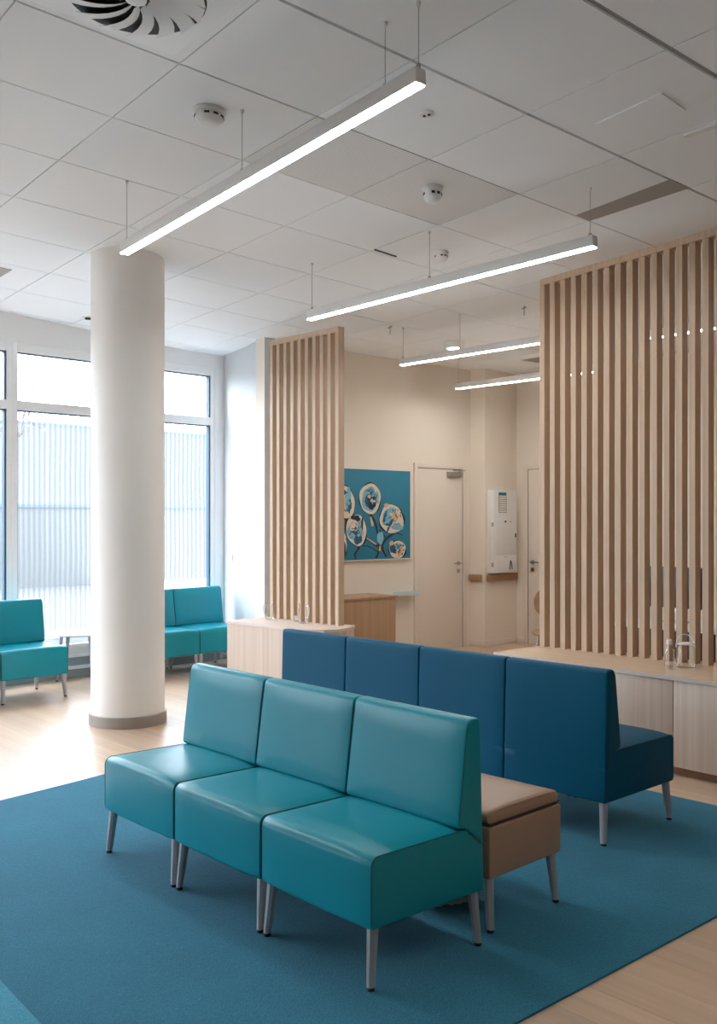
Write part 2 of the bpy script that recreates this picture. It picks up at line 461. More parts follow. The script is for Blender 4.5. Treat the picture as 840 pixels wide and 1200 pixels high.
# keep the paving beyond the glazed wall only
o1 = V2(V2(K, WOUT, .25), WB, 6); o2 = V2(V2(K, WOUT, .25), WB, -40)
prism(bm2, [o1, o2, V2(o2, WOUT, 60), V2(o1, WOUT, 60)], -.3, -.05); bm.free()
struct(fin('outdoor_ground', bm2, 'out_ground', smooth=False), 'pale paving outside the windows')
def outbox(name, u, d, w, dep, h, m, label, cat, roof=False):
    c = V2(V2(K, WOUT, d), WB, u)
    o = thing(name, label, cat, (*c, -.05), WROT)
    bm = B(); box(bm, -w / 2, w / 2, 0, dep, 0, h); fin('house_wall' if roof else 'wall_body', bm, m, o, smooth=False)
    bm = B()
    if roof:
        a = [bm.verts.new(p) for p in ((-w / 2 - .3, -.3, h), (w / 2 + .3, -.3, h), (w / 2 + .3, dep + .3, h), (-w / 2 - .3, dep + .3, h), (-w / 2 - .3, dep / 2, h + 1.1), (w / 2 + .3, dep / 2, h + 1.1))]
        for q in ((0, 1, 5, 4), (2, 3, 4, 5), (0, 4, 3), (1, 2, 5), (0, 3, 2, 1)): bm.faces.new([a[i] for i in q])
        fin('roof', bm, 'out_wall', o, smooth=False)
    else:
        box(bm, -w / 2 - .05, w / 2 + .05, -.05, dep + .05, h, h + .08); fin('coping', bm, 'out_dark', o, smooth=False)
outbox('added_building', -8, 28, 70, 8, 5.4, 'out_dimmed', 'wide building added across the street to dim the view through the ribbed glass', 'building')  # added building, keeps the bright sky out of the lower panes
outbox('garden_wall', -3, 13, 40, .4, 1.9, 'out_wall', 'long low grey wall seen blurred through the ribbed glass', 'wall')
outbox('house', 1.2, 17, 5, 5, 3.0, 'out_wall', 'pale grey house with pitched roof outside the right window', 'house', True)

def tree(loc, h, label, seed):
    rnd = random.Random(seed)
    o = thing('bare_tree', label, 'tree', loc, 0, 'young trees outside')
    tb = B(); lb = B()
    def branch(p, d, L, r, lev):
        q = p + d * L
        tube(tb, [p, p.lerp(q, .5) + Vector((rnd.uniform(-1, 1), rnd.uniform(-1, 1), 0)) * L * .05, q], [r, r * .8, r * .6], 5)
        if lev == 0:
            for _ in range(3):
                c = q + Vector([rnd.uniform(-.18, .18) for _ in range(3)]); s = .05
                a = Vector([rnd.uniform(-1, 1) for _ in range(3)]).normalized(); b = a.cross(Vector((.3, .5, .8))).normalized()
                lb.faces.new([lb.verts.new(c + x) for x in (a * s, b * s * .6, -a * s, -b * s * .6)])
            return
        for k in range(4):
            ang = rnd.uniform(0, 2 * pi); nd = (d + Vector((cos(ang), sin(ang), rnd.uniform(-.1, .5))) * .6).normalized()
            branch(p.lerp(q, rnd.uniform(.55, 1)), nd, L * rnd.uniform(.5, .7), r * .55, lev - 1)
    branch(Vector((0, 0, 0)), Vector((0, 0, 1)), h * .45, .06, 3)
    fin('trunk', tb, 'bark', o); fin('foliage', lb, 'leafm', o, smooth=False)
tree((*V2(V2(K, WOUT, 9), WB, .9), -.05), 5.6, 'thin sparse tree outside the right window pane', 3)
tree((*V2(V2(K, WOUT, 9), WB, -2.9), -.05), 5.0, 'thin sparse tree outside the pane left of the column', 8)

# ------------------------------------------------------------------ ceiling
dA = (-sin(GY), cos(GY)); dB = (cos(GY), sin(GY))
oA = [2.353, 3.18, 3.997, 4.781, 5.479]; oB = [2.699, 3.56, 4.327, 5.077, 5.824, 6.594, 7.338, 8.07, 8.771]
while oA[0] > -9: oA.insert(0, oA[0] - .8)
while oA[-1] < 12: oA.append(oA[-1] + .78)
while oB[0] > -7.5: oB.insert(0, oB[0] - .79)
while oB[-1] < 13: oB.append(oB[-1] + .75)
room = [(-9.45, 3.55), (-2.25, -3.6), (7.65, 7.05), (2.1, 12.98), (-1.45, 11.50)]
def clip(poly, conv):
    for a, b in zip(conv, conv[1:] + conv[:1]):
        out = []
        side = lambda p: (b[0] - a[0]) * (p[1] - a[1]) - (b[1] - a[1]) * (p[0] - a[0])
        for p, q in zip(poly, poly[1:] + poly[:1]):
            sp, sq = side(p), side(q)
            if sp >= 0: out.append(p)
            if sp * sq < 0:
                t = sp / (sp - sq); out.append((p[0] + (q[0] - p[0]) * t, p[1] + (q[1] - p[1]) * t))
        poly = out
        if len(poly) < 3: return []
    return poly
def grid_pt(a, b): return (dB[0] * a + dA[0] * b, dB[1] * a + dA[1] * b)
def gap_a(v): return .004
def gap_b(v): return {2.699: .017, 3.56: .010, 4.327: .007}.get(round(v, 3), .004)
def tile_mesh(bm, a0, a1, b0, b1, lift=0):
    pl = clip([grid_pt(*p) for p in ((a0, b0), (a1, b0), (a1, b1), (a0, b1))], room)
    if not pl: return
    for dz0, dz1, ins in ((0, .018, 0),):
        lo = [bm.verts.new((x, y, cz(x, y) + lift)) for x, y in pl]; hi = [bm.verts.new((x, y, cz(x, y) + .018 + lift)) for x, y in pl]
        n = len(pl); bm.faces.new(lo[::-1])
        for i in range(n): bm.faces.new((lo[i], lo[(i + 1) % n], hi[(i + 1) % n], hi[i]))
bm = B(); perf = []
for i in range(len(oA) - 1):
    for j in range(len(oB) - 1):
        a0, a1 = oA[i] + gap_a(oA[i]), oA[i + 1] - gap_a(oA[i + 1]); b0, b1 = oB[j] + gap_b(oB[j]), oB[j + 1] - gap_b(oB[j + 1])
        if abs(oB[j] - 4.327) < .01 and (abs(oA[i] - 3.18) < .01 or abs(oA[i] - 3.997) < .01):
            perf.append((a0, a1, b0, b1)); continue
        tile_mesh(bm, a0, a1, b0, b1)
struct(fin('ceiling', bm, 'ceil', smooth=False), 'suspended ceiling of square white tiles')
bm = B()
for i in range(len(oA) - 1):
    for j in range(len(oB) - 1):
        pl = clip([grid_pt(*p) for p in ((oA[i], oB[j]), (oA[i + 1], oB[j]), (oA[i + 1], oB[j + 1]), (oA[i], oB[j + 1]))], room)
        if pl: bm.faces.new([bm.verts.new((x, y, cz(x, y) + .013)) for x, y in pl])
bmesh.ops.remove_doubles(bm, verts=bm.verts, dist=.001)
top = bmesh.ops.extrude_face_region(bm, geom=bm.faces[:])
bmesh.ops.translate(bm, vec=(0, 0, .12), verts=[v for v in top['geom'] if isinstance(v, bmesh.types.BMVert)])
struct(fin('ceiling_grid', bm, 'tee', smooth=False), 'metal grid above the ceiling tiles')
for k, (a0, a1, b0, b1) in enumerate(perf):
    bm = B(); tile_mesh(bm, a0, a1, b0, b1)
    tag(fin('perforated_panel', bm, 'perf', smooth=False), ['fine-slotted white ceiling panel partly behind the longest hanging light', 'fine-slotted white ceiling panel with the smoke detector on it'][k], 'ceiling panel', 'slotted ceiling panels')

TILT = Matrix.Rotation(math.atan(.0627), 4, 'X').inverted() @ Matrix.Rotation(math.atan(.0245), 4, 'Y')
def on_ceiling(o):
    """lay a ceiling fitting against the sloping ceiling"""
    rz = o.rotation_euler.z
    n = Vector((.0245, .0627, 1)).normalized()
    q = Vector((0, 0, 1)).rotation_difference(n)
    o.rotation_euler = (q.to_matrix() @ Matrix.Rotation(rz, 3, 'Z')).to_euler()

# smoke detectors
def smoke(loc, label, R, tall):
    o = thing('smoke_detector', label, 'smoke detector', loc, 0, 'ceiling detectors')
    bm = B(); lathe(bm, [(R, 0), (R, -.018), (R * .93, -.024), (0, -.024)], 40); fin('base', bm, 'white', o)
    bm = B()
    h = .05 if not tall else .075
    lathe(bm, [(R * .88, -.024), (R * .88, -.024 - h * .45), (R * .7, -.024 - h * .8), (R * .35, -.024 - h), (0, -.024 - h)], 40)
    s = fin('sensor_head', bm, 'white', o)
    for k in range(10):
        if k % 5 == 4: continue
        a = 2 * pi * k / 10
        bm = B(); box(bm, -R * .16, R * .16, -R * .90, -R * .84, -.024 - h * .42, -.024 - h * .2, M=Matrix.Rotation(a, 4, 'Z'))
        fin('vent_slot', bm, 'black', s, smooth=False)
    on_ceiling(o); return o
smoke((-.797, 5.332, 3.774), 'round white smoke detector left of the longest hanging light', .088, False)
smoke((.468, 6.295, 3.682), 'white smoke detector on the fine-slotted ceiling panel', .066, True)
smoke((.623, 7.509, 3.602), 'small flat white detector above the second hanging light', .055, False)

o = thing('ceiling_sensor', 'small sensor with two dark openings near the end of the longest light', 'sensor', (.362, 5.3, 3.747), -.6)
bm = B(); lathe(bm, [(.038, 0), (.036, -.008), (0, -.010)], 28); fin('plate', bm, 'white', o)
for x in (-.014, .014):
    bm = B(); lathe(bm, [(.009, -.0085), (.009, -.013), (0, -.013)], 14, (x, 0, 0)); fin('lens', bm, 'black', o)
on_ceiling(o)

o = thing('downlight', 'round white surface downlight glowing near the back wall', 'ceiling lamp', (1.006, 10.507, 3.45))
bm = B(); lathe(bm, [(.10, 0), (.105, -.06), (.10, -.07), (.08, -.07), (.078, -.055)], 40, cap=False); fin('housing', bm, 'white', o)
bm = B(); lathe(bm, [(.079, -.058), (0, -.058)], 32); fin('diffuser', bm, 'down_em', o)

def ceil_plate(name, label, cat, quad, m, dz=.006, kids=None, m2=None):
    bm = B()
    lo = [bm.verts.new((x, y, cz(x, y) - dz)) for x, y in quad]; hi = [bm.verts.new((x, y, cz(x, y) + .003)) for x, y in quad]
    n = len(quad); bm.faces.new(lo); bm.faces.new(hi[::-1])
    for i in range(n): bm.faces.new((lo[i], lo[(i + 1) % n], hi[(i + 1) % n], hi[i]))
    return tag(fin(name, bm, m, smooth=False), label, cat)
# access hatch outline
hq = [(1.271, 5.37), (1.52, 5.011), (1.697, 5.183), (1.438, 5.516)]
ceil_plate('access_hatch', 'flush rectangular access hatch in the right part of the ceiling', 'hatch', hq, 'ceil', .007)
ceil_plate('linear_grille', 'long grey linear grille strip in the ceiling above the right slat screen', 'grille', [(1.46, 6.699), (1.895, 6.075), (2.055, 6.197), (1.57, 6.803)], 'slotgrey', .002)
ceil_plate('slot_diffuser', 'dark narrow slot in the ceiling above the second hanging light', 'air slot', [(.128, 7.488), (.294, 7.633), (.284, 7.65), (.118, 7.505)], 'black', .004)
ceil_plate('slot_diffuser', 'white slot diffuser at the right edge of the ceiling', 'air slot', [(1.775, 5.466), (2.1, 5.1), (2.13, 5.125), (1.80, 5.495)], 'white', .012)
ceil_plate('ceiling_vent', 'dark square air vent in the ceiling at the left picture edge', 'air vent', [(-3.05, 8.05), (-2.851, 8.215), (-3.02, 8.42), (-3.22, 8.25)], 'slotgrey', .004)
ceil_plate('ceiling_vent', 'dark triangular-looking vent in the back ceiling beside the right screen', 'air vent', [(1.90, 11.7), (2.25, 11.25), (2.45, 11.42), (2.145, 11.893)], 'slotgrey', .004)
def stub(loc, label):
    o = thing('ceiling_hook', label, 'hook', loc, 0, 'ceiling hooks')
    bm = B(); tube(bm, [(0, 0, 0), (0, 0, -.09)], .004, 6); fin('rod', bm, 'steel', o)
    bm = B(); tube(bm, [(-.02, 0, -.03), (.02, 0, -.012)], .004, 6); fin('clip', bm, 'black', o)
stub((.307, 9.697, 3.473), 'small metal hook in the ceiling left of the round downlight')
stub((1.476, 8.901, 3.494), 'small metal hook in the ceiling beside the top of the right screen')
o = thing('ceiling_sensor', 'tiny black sensor on the ceiling at the left edge of the column', 'sensor', (-2.624, 9.686, 3.545))
bm = B(); lathe(bm, [(.03, 0), (.028, -.02), (0, -.024)], 20); fin('sensor_head', bm, 'black', o)
bm = B(); box(bm, -.045, .045, -.045, .045, -.004, .002); fin('plate', bm, 'white', o)

# swirl diffuser (top left)
cA, cB = 1.93, 3.93
c = grid_pt(cA, cB)
o = thing('swirl_diffuser', 'square ceiling air diffuser with curved blades and dark gaps', 'air diffuser', (c[0], c[1], cz(*c)), GY)
bm = B(); box(bm, -.36, .36, -.34, .34, -.010, .004, .003); fin('plate', bm, 'ceil', o)
bm = B(); lathe(bm, [(.30, -.0105), (.30, -.012), (0, -.012)], 48); fin('core', bm, 'black', o)
for k in range(14):
    a = 2 * pi * k / 14
    bm = B()
    pts = []
    for t in range(7):
        r = .06 + .235 * t / 6; q = .5 * (t / 6) ** 1.3
        pts.append((r, q))
    up, dn = [], []
    for r, q in pts:
        wd = .36 - .05 * (r / .3)
        up.append(bm.verts.new((r * cos(a + q), r * sin(a + q), -.014))); dn.append(bm.verts.new((r * cos(a + q + wd), r * sin(a + q + wd), -.032)))
    for i in range(6): bm.faces.new((up[i], up[i + 1], dn[i + 1], dn[i]))
    g = bmesh.ops.extrude_face_region(bm, geom=bm.faces[:])
    bmesh.ops.translate(bm, vec=(0, 0, -.003), verts=[v for v in g['geom'] if isinstance(v, bmesh.types.BMVert)])
    fin('blade', bm, 'ceil', o)
bm = B(); lathe(bm, [(.045, -.012), (.045, -.03), (.035, -.034), (0, -.034)], 28); fin('hub', bm, 'ceil', o)
on_ceiling(o)

# ------------------------------------------------------------------ hanging linear lights
def linear_light(p, q, label, em, wires, w=.062, hgt=.068, join=(), ):
    """p, q: ends of the lamp underside; wires: fractions along the lamp"""
    p = Vector(p); q = Vector(q); d = (q - p); L = d.length; rz = atan2(d.y, d.x); pitch = math.asin(d.z / L)
    o = thing('pendant_light', label, 'hanging lamp', p, rz, 'linear hanging lights')
    M = Matrix.Rotation(-pitch, 4, 'Y')
    bm = B(); box(bm, 0, L, -w / 2, w / 2, 0, hgt, .002, M=M); fin('housing', bm, 'white', o)
    cuts = [0] + list(join) + [1]
    for a, b in zip(cuts, cuts[1:]):
        bm = B(); box(bm, L * a + .006, L * b - .006, -w / 2 + .005, w / 2 - .005, -.006, .004, M=M); fin('diffuser', bm, em, o, smooth=False)
    for t in wires:
        x = L * t * cos(pitch); z0 = hgt + L * t * sin(pitch); g = V2((p.x, p.y), (cos(rz), sin(rz)), x)
        z1 = cz(*g) - p.z
        bm = B(); tube(bm, [(x, 0, z0), (x, 0, z1)], .0018, 6); lathe(bm, [(.010, z0 + .02), (.010, z0 - .005), (0, z0 - .006)], 10, (x, 0, 0)); cb = fin('cable', bm, 'steel', o)
        bm = B(); lathe(bm, [(.010, z1), (.010, z1 - .015), (.005, z1 - .022), (0, z1 - .022)], 14, (x, 0, 0)); fin('anchor', bm, 'white', cb)
    return o
linear_light((.268, 4.27, 3.46), (-1.487, 6.33, 3.275), 'longest bright hanging light bar running towards the column', 'cool_em', (.006, .085, .505, .985), join=(.507,))
linear_light((1.474, 6.21, 3.29), (-.393, 7.88, 3.165), 'second hanging light bar reaching over the left slat screen', 'cool_em', (.015, .52, .985), join=(.50,))
linear_light((1.72, 8.39, 3.10), (.418, 9.80, 3.10), 'third hanging light bar left of the right slat screen', 'warm_em', (.05, .6, .985), .05, .06, join=(.33,))
linear_light((2.44, 10.22, 3.10), (1.14, 11.60, 3.10), 'farthest hanging light bar near the second door', 'warm_em', (.05, .985), .05, .06, join=(.5,))
linear_light((3.9, 6.6, 3.10), (2.44, 8.34, 3.10), 'hanging light bar seen in dots through the right slat screen', 'dim_em', (.05, .5, .985), join=(.5,))

linear_light((2.9, .9, 3.45), (1.2, 2.8, 3.45), 'hanging light bar added to brighten the near right floor, unseen outside the picture', 'warm_em', (.05, .985), join=(.5,))  # unseen lamp, added because the near oak floor came out too dark
# ------------------------------------------------------------------ column
CX, CY = -1.811, 7.846
o = thing('column', 'round white structural column with grey base ring', 'column', (CX, CY, 0))
o['kind'] = 'structure'; del o['category']
bm = B(); lathe(bm, [(.283, 0), (.283, 3.75)], 96); fin('shaft', bm, 'column', o)
bm = B(); lathe(bm, [(.284, 0), (.299, 0), (.299, .082), (.296, .085), (.284, .085)], 96, cap=False); fin('base_ring', bm, 'skirt', o)

# ------------------------------------------------------------------ seating
def leg_mesh(bm, top, bot, wt, wb, sides=8):
    a, b = [], []
    for ring, (x, y, z), r in ((a, top, wt / 2), (b, bot, wb / 2)):
        for (u, v) in ((-1, -.45), (-.45, -1), (.45, -1), (1, -.45), (1, .45), (.45, 1), (-.45, 1), (-1, .45)):
            ring.append(bm.verts.new((x + u * r, y + v * r, z)))
    for i in range(8): bm.faces.new((a[i], a[(i + 1) % 8], b[(i + 1) % 8], b[i]))
    bm.faces.new(a); bm.faces.new(b[::-1])

def add_legs(o, w, D, zb):
    for sx in (-1, 1):
        for sy in (-1, 1):
            tp = (sx * (w / 2 - .032), sy * (D / 2 - .034), zb + .006); bt = (sx * (w / 2 - .020), sy * (D / 2 - .014), .012)
            bm = B(); leg_mesh(bm, tp, bt, .040, .028); lg = fin('leg', bm, 'leg', o)
            bm = B(); lathe(bm, [(.0135, 0), (.0135, .013)], 14, (bt[0], bt[1], 0)); fin('foot_glide', bm, 'glide', lg)

ZB, ZS, ZT = .207, .452, .852
def make_chair(name, label, cat, m, seam, w, D, group):
    o = thing(name, label, cat, (0, 0, 0), 0, group)
    y0 = -D / 2
    bm = B()
    pl = rounded([(0, ZB, .010), (D, ZB, .008), (D - .0047, ZS - .075, 0), (D - .100, ZS, 0), (0, ZS, .034)], 7)
    def crown(p, n):
        if n.y > .6 and p.y > ZS - .04 and p.x < D - .115: return .012
        if n.x < -.6: return .005
        return 0
    soft_extrude(bm, pl, w, .009, crown, y0); st = fin('seat', bm, m, o, ang=50)
    bm = B()
    pl = rounded([(D - .142, ZS + .005, .022), (D - .103, ZS + .002, 0), (D - .0047, ZS - .0765, 0), (D - .018, ZT, .020), (D - .088, ZT, .030)], 6)
    def crown2(p, n): return .007 if n.x < -.5 and p.y > ZS + .03 and p.y < ZT - .03 else 0
    soft_extrude(bm, pl, w, .010, crown2, y0); bk = fin('backrest', bm, m, o, ang=50)
    bm = B(); box(bm, -w / 2 + .0004, w / 2 - .0004, y0 + D - .085, y0 + D - .018, ZS - .115, ZS - .035); fin('gap_filler', bm, seam, o, smooth=False)  # unseen dark filler, added to stop bright floor showing through between seats
    # seams along the side panels
    for s in (-1, 1):
        x = s * (w / 2 - .0035)
        bm = B()
        arc = [(x, y0 + .034 - .0335 * cos(q), ZS - .034 + .0335 * sin(q)) for q in [k * pi / 16 for k in range(9)]]
        tube(bm, [(x, y0 - .0006 + .001, ZB + .015)] + arc + [(x, y0 + D - .13, ZS - .0005)], .0022, 6)
        fin('piping', bm, seam, st)
        bm = B(); tube(bm, [(x, y0 + D - .134, ZS + .03), (x, y0 + D - .0905, ZT - .03)], .0022, 6); fin('piping', bm, seam, bk)
    # steel underframe that carries the legs
    bm = B(); 
    box(bm, -w / 2 + .03, w / 2 - .03, y0 + .03, y0 + D - .03, ZB - .006, ZB + .002)
    fin('underframe', bm, 'glide', o, smooth=False)
    add_legs(o, w, D, ZB)
    return o

A = (-sin(AR), cos(AR)); Bd = (cos(AR), sin(AR))
WC, DT = .628, .566
C0 = (.0457, 3.340)
rot_t = atan2(-A[1], -A[0])
def spot(c0, adir, bdir, k, pitch, D): return V2(V2(c0, adir, pitch * (k + .5)), bdir, D / 2)
teal = make_chair('lounge_chair', 'front right teal seat with its open side towards the beige ottoman', 'seat', 'teal', 'tealseam', WC, DT, 'teal seats in the front row')
p = spot(C0, A, Bd, 0, .632, DT); teal.location = (*p, .008); teal.rotation_euler = (0, 0, rot_t)
dup(teal, (*spot(C0, A, Bd, 1, .632, DT), .008), rot_t, 'middle teal seat of the front row of three')
dup(teal, (*spot(C0, A, Bd, 2, .632, DT), .008), rot_t, 'front row teal seat at the left end nearest the column')

# window seats
CW = (-2.60, 8.955)
def wspot(c, k): return V2(V2(c, WB, -.632 * (k + .5)), WOUT, DT / 2)
wch = dup(teal, (*wspot(CW, 0), 0), WROT, 'teal window seat beside the small round table'); wch['group'] = 'teal seats along the windows'
dup(wch, (*wspot(CW, 1), 0), WROT, 'teal window seat cut off by the left picture edge')
CW2 = (-1.18, 10.69)
dup(wch, (*wspot(CW2, 0), 0), WROT, 'teal window seat against the white pier, partly behind the low counter')
dup(wch, (*wspot(CW2, 1), 0), WROT, 'teal window seat mostly hidden behind the right side of the column')

# blue row, backs towards the camera
AR2 = math.radians(43.2); A2 = (-sin(AR2), cos(AR2)); B2d = (cos(AR2), sin(AR2)); DB_ = .645
Q0 = (1.194, 4.825)
rot_b = atan2(A2[1], A2[0])
blue = make_chair('lounge_chair', 'dark blue seat at the right end of its row, side and leg showing', 'seat', 'blue', 'blueseam', .624, DB_, 'dark blue seats with backs to the viewer')
bl = ['', 'dark blue seat second from the right end, its back behind the ottoman', 'dark blue seat second from the left end of its row', 'dark blue seat at the left end, in front of the low pale counter']
for k in range(4):
    c = spot(Q0, A2, B2d, k, .627, DB_)
    if k == 0: blue.location = (*c, .008); blue.rotation_euler = (0, 0, rot_b)
    else: dup(blue, (*c, .008), rot_b, bl[k])

# ottoman
def make_ottoman():
    w, D = .62, .475                    # w along the rows, D across
    o = thing('ottoman', 'beige leather ottoman with flat cushion between the teal and blue rows', 'ottoman', (0, 0, 0))
    bm = B(); soft_extrude(bm, rounded([(0, ZB, .008), (w, ZB, .008), (w, .405, .006), (0, .405, .006)], 4), D, .008, None, -w / 2)
    fin('base', bm, 'taupe', o, ang=50)
    bm = B(); soft_extrude(bm, rounded([(.006, .414, .012), (w - .006, .414, .012), (w - .004, .462, .026), (.004, .462, .026)], 5), D - .006, .018, lambda p, n: .012 if n.y > .6 else 0, -w / 2)
    cu = fin('cushion', bm, 'taupe', o, ang=50)
    bm = B(); box(bm, -D / 2 + .012, D / 2 - .012, -w / 2 + .012, w / 2 - .012, .40, .416); fin('shadow_gap', bm, 'taupeseam', o, smooth=False)
    bm = B(); x = D / 2 - .006
    tube(bm, [(-x, -w / 2 + .006, .418), (x, -w / 2 + .006, .418), (x, w / 2 - .006, .418), (-x, w / 2 - .006, .418)], .003, 6, closed=True); fin('piping', bm, 'taupeseam', cu)
    add_legs(o, D, w, ZB)
    return o
ot = make_ottoman()
AO = math.radians(44.5); Ao = (-sin(AO), cos(AO)); Bo = (cos(AO), sin(AO))
c = V2(V2((.502, 3.812), Bo, .475 / 2), Ao, .62 / 2)
ot.location = (*c, .008); ot.rotation_euler = (0, 0, atan2(Bo[1], Bo[0]))

# crumpled pale sheet under the ottoman
bm = B(); N = 12
rr = random.Random(5)
g = [[bm.verts.new(((i / N - .5) * .21, (j / N - .5) * .12, .010 + .05 * abs(sin(i * 1.3 + j * .7)) * (1 - abs(j / N - .5) * 1.4) * rr.uniform(.5, 1))) for j in range(N + 1)] for i in range(N + 1)]
for i in range(N):
    for j in range(N): bm.faces.new((g[i][j], g[i + 1][j], g[i + 1][j + 1], g[i][j + 1]))
gg = bmesh.ops.extrude_face_region(bm, geom=bm.faces[:]); bmesh.ops.translate(bm, vec=(0, 0, -.002), verts=[v for v in gg['geom'] if isinstance(v, bmesh.types.BMVert)])
tag(fin('crumpled_sheet', bm, 'crumple', loc=(.375, 4.13, .010), rotz=.35), 'crumpled pale sheet on the carpet under the beige ottoman', 'sheet')

# small round table by the window
o = thing('side_table', 'small round white table beside the left window seat', 'table', (-2.715, 9.70, 0))
bm = B(); lathe(bm, [(0, .472), (.27, .472), (.30, .478), (.302, .486), (.299, .492), (0, .492)], 56); fin('tabletop', bm, 'white', o)
for k in range(4):
    a = pi / 4 + k * pi / 2 + .5
    bm = B(); leg_mesh(bm, (.19 * cos(a), .19 * sin(a), .474), (.245 * cos(a), .245 * sin(a), .012), .034, .022); lg = fin('leg', bm, 'leg', o)
    bm = B(); lathe(bm, [(.011, 0), (.011, .013)], 12, (.245 * cos(a), .245 * sin(a), 0)); fin('foot_glide', bm, 'glide', lg)

# ------------------------------------------------------------------ counters
ZC = .617
# right counter
o = thing('low_counter', 'long low oak counter carrying the right slat screen', 'counter', (.99, 7.32, 0), atan2(-.7636, .6457))
rz = atan2(-.7636, .6457)
def loc2(p, org=(.99, 7.32), r=rz):
    dx, dy = p[0] - org[0], p[1] - org[1]; return (dx * cos(r) + dy * sin(r), -dx * sin(r) + dy * cos(r))
top_poly = [(0, 0), (2.75, 0), loc2((3.42, 5.72)), loc2((1.49, 7.77))]
bm = B(); prism(bm, top_poly, ZC - .024, ZC, 0, 1); fin('countertop', bm, ['oak_t', 'oak_edge_sheen'], o, smooth=False)
bp = [(.012, .03), (2.74, .03), (loc2((3.42, 5.72))[0] - .02, loc2((3.42, 5.72))[1] - .012), (loc2((1.49, 7.77))[0] + .02, loc2((1.49, 7.77))[1] - .012)]
bm = B(); prism(bm, bp, .055, ZC - .024); fin('carcass', bm, 'oak_f', o, smooth=False)
pp = [(.05, .07), (2.7, .07), (2.7, .3), (.1, .3)]
bm = B(); prism(bm, pp, 0, .055); fin('plinth', bm, 'rail', o, smooth=False)
for a, b in ((.014, .797), (.799, 1.4765), (1.4785, 2.1565), (2.1585, 2.738)):
    bm = B(); box(bm, a + .0015, b - .0015, .010, .029, .058, ZC - .027, .0015); fin('door', bm, 'oak_f', o)
# left counter
o = thing('low_counter', 'low pale oak counter with rounded end under the left slat screen', 'counter', (-1.278, 9.58, 0), atan2(-.714, .70))
rz2 = atan2(-.714, .70)
L2 = lambda p: loc2(p, (-1.278, 9.58), rz2)
cp = [L2((-1.278, 9.58)), L2((-.66, 8.965)), L2((-.45, 8.82)), L2((-.30, 8.775)), L2((-.17, 8.82)), L2((-.10, 8.92)), L2((-.06, 9.04)), L2((-.03, 9.13)), L2((-.873, 9.975))]
bm = B(); prism(bm, cp, ZC - .024, ZC, 0, 1); fin('countertop', bm, ['oak_f', 'oak_edge_sheen'], o, smooth=False)
cen = (sum(p[0] for p in cp) / len(cp), sum(p[1] for p in cp) / len(cp))
ins = lambda k: [(cen[0] + (x - cen[0]) * k, cen[1] + (y - cen[1]) * k) for x, y in cp]
bm = B(); prism(bm, ins(.975), .055, ZC - .024); fin('carcass', bm, 'oak_f', o, smooth=False)
bm = B(); prism(bm, ins(.88), 0, .055); fin('plinth', bm, 'skirt', o, smooth=False)

# ------------------------------------------------------------------ slat screens
def slat_screen(label, org, d, n, pitch, z0, ztop, sw=.046, sd=.072):
    r = atan2(d[1], d[0])
    o = thing('slat_screen', label, 'screen', (*org, z0), r, 'oak slat screens')
    L = (n - 1) * pitch + sw
    for k in range(n):
        x = k * pitch
        bm = B(); box(bm, x, x + sw, 0, sd, 0, ztop(x) - z0 - .05, .0015, seg=1); fin('slat', bm, 'oak_v', o)
    bm = B(); v0 = box(bm, 0, L, -.001, sd + .001, -.05, .0, .0015, seg=1)
    for v in v0: v.co.z += ztop(v.co.x) - z0
    fin('top_rail', bm, 'oak_v', o)
    return o
SD = (.679, -.734)
slat_screen('tall oak slat screen on the right counter', (1.385, 7.645), SD, 19, .0955, ZC, lambda x: 3.425 + .064 * x)
slat_screen('narrow oak slat screen standing on the left counter', (-.874, 9.83), SD, 10, .108, ZC, lambda x: 3.345)

# ------------------------------------------------------------------ glassware
def carafe(loc, label, h, r, rz, s=1, handle=True, kind='glass_jug'):
    o = thing(kind, label, 'jug', loc, rz)
    bm = B()
    out = [(0, 0), (r * .92, 0), (r, .006), (r, h * .62), (r * .86, h * .78), (r * .80, h * .86), (r * .95, h)]
    inn = [(r * .95 - .003, h), (r * .80 - .003, h * .86), (r * .86 - .003, h * .78), (r - .003, h * .62), (r - .003, .012), (0, .010)]
    lathe(bm, out + inn, 32, cap=False); fin('body', bm, 'jug', o)
    if handle:
        bm = B()
        pts = [(r * .86, 0, h * .86), (r * 1.35, 0, h * .93), (r * 1.75, 0, h * .78), (r * 1.7, 0, h * .5), (r * 1.3, 0, h * .3), (r, 0, h * .28)]
        tube(bm, pts, .0055, 8); fin('handle', bm, 'glass_glint', o)
    return o
def tumbler(loc, label, h, r):
    bm = B(); lathe(bm, [(0, 0), (r * .9, 0), (r, h), (r - .003, h), (r * .9 - .003, .008), (0, .008)], 28, cap=False)
    o = tag(fin('tumbler', bm, 'jug', loc=loc), label, 'glass'); return o
carafe((-.86, 9.68, ZC), 'glass jug left of the narrow slat screen', .165, .042, -2.6)
carafe((-.52, 9.33, ZC), 'glass jug in front of the narrow slat screen', .185, .042, -.6)
o = thing('tumbler', 'small glass with a paper tag between the two jugs on the left counter', 'glass', (-.585, 9.45, ZC))
bm = B(); lathe(bm, [(0, 0), (.024, 0), (.026, .085), (.023, .085), (.022, .008), (0, .008)], 24, cap=False); fin('body', bm, 'jug', o)
bm = B(); box(bm, -.02, .02, -.030, -.0275, .02, .06); fin('paper_tag', bm, 'paper', o, smooth=False)
